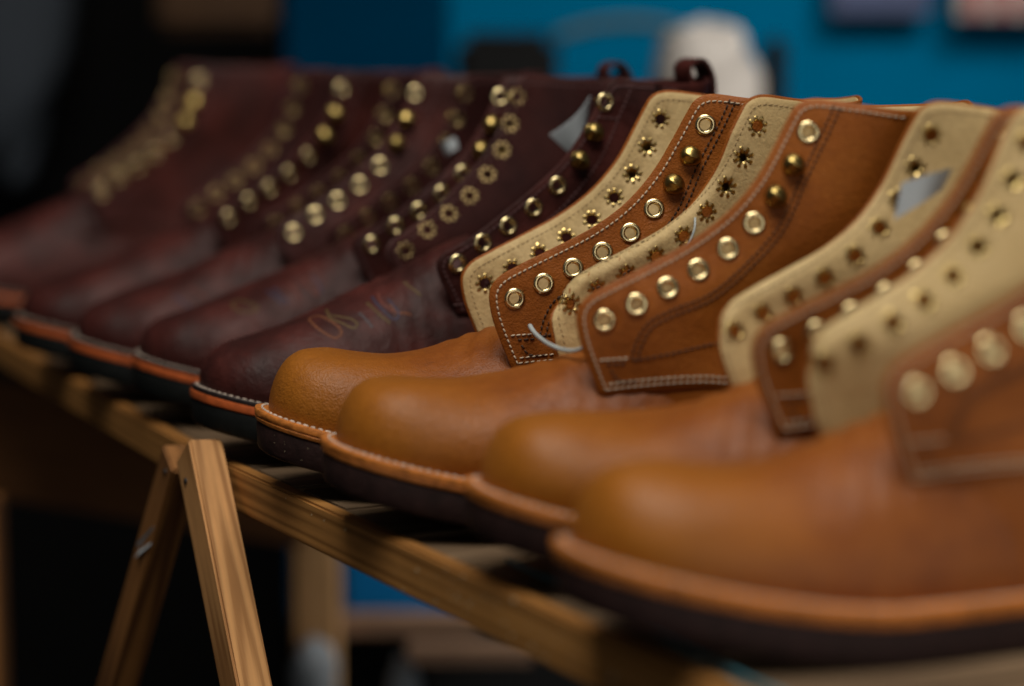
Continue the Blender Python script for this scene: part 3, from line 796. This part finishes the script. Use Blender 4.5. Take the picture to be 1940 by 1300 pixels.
# ------------------------------------------------------------------ small things
def sheet(name, pts, mat, thick=.0005, bend=.004, n=10):
    """a slightly bent piece of card through four corner points"""
    a, b, c, d = [Vector(p) for p in pts]; V, F = [], []
    nrm = (b - a).cross(d - a).normalized()
    for sgn in (1, -1):
        for i in range(n + 1):
            for j in range(n + 1):
                u, v = i / n, j / n
                V.append((a * (1 - u) + b * u) * (1 - v) + (d * (1 - u) + c * u) * v + nrm * (bend * math.sin(math.pi * u) + sgn * thick / 2))
    m = (n + 1) ** 2
    for i in range(n):
        for j in range(n):
            q = i * (n + 1) + j; F.append((q, q + 1, q + n + 2, q + n + 1)); F.append((m + q, m + q + n + 1, m + q + n + 2, m + q + 1))
    edge = [i for i in range(n + 1)] + [k * (n + 1) + n for k in range(1, n + 1)] + [n * (n + 1) + k for k in range(n - 1, -1, -1)] + [k * (n + 1) for k in range(n - 1, 0, -1)]
    for p, q in zip(edge, edge[1:] + edge[:1]): F.append((p, q, m + q, m + p))
    me = mesh(name, V, F, mat); me.set_sharp_from_angle(angle=R(45)); return me
def place(key, name, me, label, cat):
    o = link(name, me, None); b = ROOT[key]; o.location = b.location; o.rotation_euler = b.rotation_euler; return tag(o, label, cat)
mm = lambda l: [Vector(p) / 1000 for p in l]
place('D1', 'paper_tag', sheet('paper_tag', mm([(-6, 224, 168), (-3, 199, 148), (-4, 211, 138), (-8, 222, 150)]), 'paper'), 'white paper tag tucked inside the rightmost dark boot', 'tag')
place('T3', 'paper_tag', sheet('paper_tag', mm([(-14, 199, 147), (-16, 178, 141), (-16, 175, 126), (-13, 194, 138)]), 'paper'), 'white paper tag between the flaps of the third tan boot', 'tag')
place('D2', 'paper_tag', sheet('paper_tag', mm([(1, 188, 143), (-1, 180, 139), (0, 183, 132), (2, 190, 137)]), 'paper'), 'tiny white paper tag inside the second dark boot from the tan boots', 'tag')
V, F = [], []; tube_geo(V, F, catmull(mm([(36, 118, 68.2), (40, 117.6, 67.8), (48.0, 117.3, 66.7), (66.0, 116.7, 65.8), (84.0, 116.7, 65.5), (94.0, 119.9, 64.6), (102.0, 123.6, 65.2), (108.0, 127.3, 67.5)]), .0015), .00115, 10, .0009)
place('T1', 'nylon_loop', mesh('nylon_loop', V, F, 'plastic'), 'thin white nylon tag loop hanging from the front tan boot flap', 'loop')
V, F = [], []; tube_geo(V, F, catmull(mm([(-33, 171, 118), (-30, 170, 114), (-29, 168, 109), (-30, 164, 103)]), .0015), .0005, 8)
place('T2', 'nylon_thread', mesh('nylon_thread', V, F, 'plastic'), 'thin white thread on the cream lining of the second tan boot', 'thread')
# crayon marks on the toes of the dark boots
STROKES = [
    ('D1', 'orange', [(72.6, 0.9), (69.6, 0.86), (65.6, 0.95), (61.6, 1.16), (61.6, 1.37), (65.6, 1.37), (69.6, 1.18), (72.6, 0.99), (72.6, 0.9)]),
    ('D1', 'yellow', [(71.6, 1.44), (70.6, 1.22), (74.5, 1.07), (79.5, 0.92), (81.5, 0.95), (80.5, 1.05), (75.5, 1.18), (70.6, 1.29)]),
    ('D1', 'grey', [(84.5, 1.12), (86.5, 0.97), (88.4, 0.84)]),
    ('D1', 'yellow', [(90.4, 1.24), (92.4, 1.07), (94.4, 0.92), (97.4, 0.82)]),
    ('D1', 'blue', [(94.4, 1.31), (94.4, 1.14), (96.4, 0.97), (100.4, 0.86), (103.3, 0.88), (102.3, 0.99), (100.4, 1.14)]),
    ('D1', 'red', [(97.4, 1.29), (96.4, 1.14), (99.4, 0.99), (102.3, 0.92)]),
    ('D1', 'orange', [(100.4, 1.05), (103.3, 0.9), (109.3, 0.84)]),
    ('D1', 'yellow', [(111.3, 1.27), (113.3, 1.12), (116.2, 0.97)]),
    ('D2', 'yellow', [(57.7, 1.2), (60.6, 1.22), (66.6, 1.03), (69.6, 0.9), (66.6, 0.86), (61.6, 0.92), (57.7, 1.05), (57.7, 1.2)]),
    ('D2', 'blue', [(76.5, 1.18), (79.5, 1.01), (83.5, 0.84)]),
    ('D2', 'blue', [(80.5, 1.16), (82.5, 1.01), (86.5, 0.84)]),
    ('D2', 'red', [(88.4, 1.09), (91.4, 0.95), (93.4, 0.86)]),
    ('D2', 'red', [(96.4, 1.12), (101.4, 1.03), (103.3, 0.9), (102.3, 0.84), (99.4, 0.92), (96.4, 1.12)]),
    ('D2', 'blue', [(101.4, 1.07), (104.3, 0.97), (105.3, 0.86)]),
    ('D3', 'blue', [(63.6, 0.88), (67.6, 0.73), (71.6, 0.65)]),
    ('D3', 'red', [(72.6, 0.95), (78.5, 0.8), (81.5, 0.71)]),
]
for key, colr, pts in STROKES:
    c = resample(catmull([Vector((a, t * 40, 0)) for a, t in pts], 1.0), 1.0); V, F = [], []
    n = len(c)
    for i, p in enumerate(c):
        y, th = p.x / 1000, p.y / 40
        sd_ = [k for k, r_ in enumerate(BOOTS) if r_[0] == key][0] * 1.7 + .4
        P = vamp_var(vamp_pt(DD, y, th), sd_); e = 1e-3
        P0 = vamp_pt(DD, y, th); du = vamp_pt(DD, y + e, th) - P0; dv = vamp_pt(DD, y, th + e) - P0; N = dv.cross(du).normalized()
        if N.z < 0: N = -N
        q = c[min(n - 1, i + 1)]; r = c[max(0, i - 1)]
        T = (vamp_pt(DD, q.x / 1000, q.y / 40) - vamp_pt(DD, r.x / 1000, r.y / 40)).normalized(); sd = T.cross(N)
        w_ = .00075 * (1 + .25 * math.sin(i * 1.9))
        for k in (-1, 0, 1): V.append(P + sd * (w_ * k) + N * (.00028 - .0002 * abs(k)))
    for i in range(n - 1):
        for k in range(2): F.append((i * 3 + k, i * 3 + k + 1, i * 3 + k + 4, i * 3 + k + 3))
    vp = [ch for ch in ROOT[key].children if ch.name.startswith('vamp')][0]
    link('crayon_mark', mesh('crayon_mark', V, F, 'crayon_' + colr), None, vp)
# specks of paint and dust
def flecks(name, pts, nrm, mat, parent):
    V, F = [], []; nrm = Vector(nrm)
    a = nrm.orthogonal().normalized(); b = nrm.cross(a)
    for p, r in pts:
        k0 = len(V); m = 7; p = Vector(p)
        for k in range(m):
            an = 2 * math.pi * k / m; rr = r * random.uniform(.5, 1.1); V.append(p + a * (rr * math.cos(an) * 1.5) + b * (rr * math.sin(an)))
        V.append(p + nrm * (r * .4))
        for k in range(m): F.append((k0 + k, k0 + (k + 1) % m, k0 + m))
    o = link(name, mesh(name, V, F, mat, False), None, parent); o['kind'] = 'stuff'; return o
rail = [o for o in table.children if o.name.startswith('front_rail')][0]
flecks('paint_flecks', [((random.gauss(-.01, .07), -.0041, random.uniform(-.009, .009)), abs(random.gauss(0, .0005)) + .0002) for _ in range(60)], (0, -1, 0), 'fleck', rail)
osl = [ch for ch in ROOT['T1'].children if ch.name.startswith('outsole')][0]
ho = offset_half(.0002, 'T'); pts = []
for _ in range(9):
    i = random.randint(5, 16); q = ho[i]; z = random.uniform(.0025, .0115); pts.append(((q.x + .0001, q.y - .0001, z + spring(q.y)), abs(random.gauss(0, .00012)) + .0001))
flecks('dust_flecks', pts, (.75, -.66, 0), 'fleck', osl)
# nails and a torn paper scrap on the legs
def on_leg(leg, length, name, me, x, along):
    o = link(name, me, None, leg); o.location = (x, .0088 if leg is legA else .0078, -length / 2 + along); return o
V, F = [], []; tube_geo(V, F, [Vector((0, -.001, 0)), Vector((0, .0006, 0))], .0017, 12); nail = mesh('nail', V, F, 'nail')
LA = (Vector((.505, YL - .05, -.75)) - Vector((-.085, YL - .002, ZT + .006))).length
LB = (Vector((-.62, YL - .03, -.75)) - Vector((-.118, YL + .0005, ZT - .003))).length
on_leg(legA, LA, 'nail', nail, -.003, .016); on_leg(legB, LB, 'nail', nail, .002, .008)
scr = sheet('paper_scrap', [(.006, .0004, -.017), (.0092, .0006, -.006), (-.001, .0020, .013), (-.0065, .0006, .008)], 'paper', bend=.0016)
on_leg(legB, LB, 'paper_scrap', scr, 0, .060)
# thin blue cord lying on the slats in front of the near boots
V, F = [], []; tube_geo(V, F, catmull([Vector(p) for p in ((.19, .0300, ZT + .001), (.255, .0285, ZT + .001), (.30, .0258, ZT + .001), (.343, .0222, ZT + .001), (.383, .0185, ZT + .001), (.45, .0178, ZT + .001), (.52, .0190, ZT + .001))], .004), .0009, 8)
tag(link('blue_string', mesh('blue_string', V, F, 'cord'), None), 'thin blue string lying on the slats in front of the near tan boots', 'string')
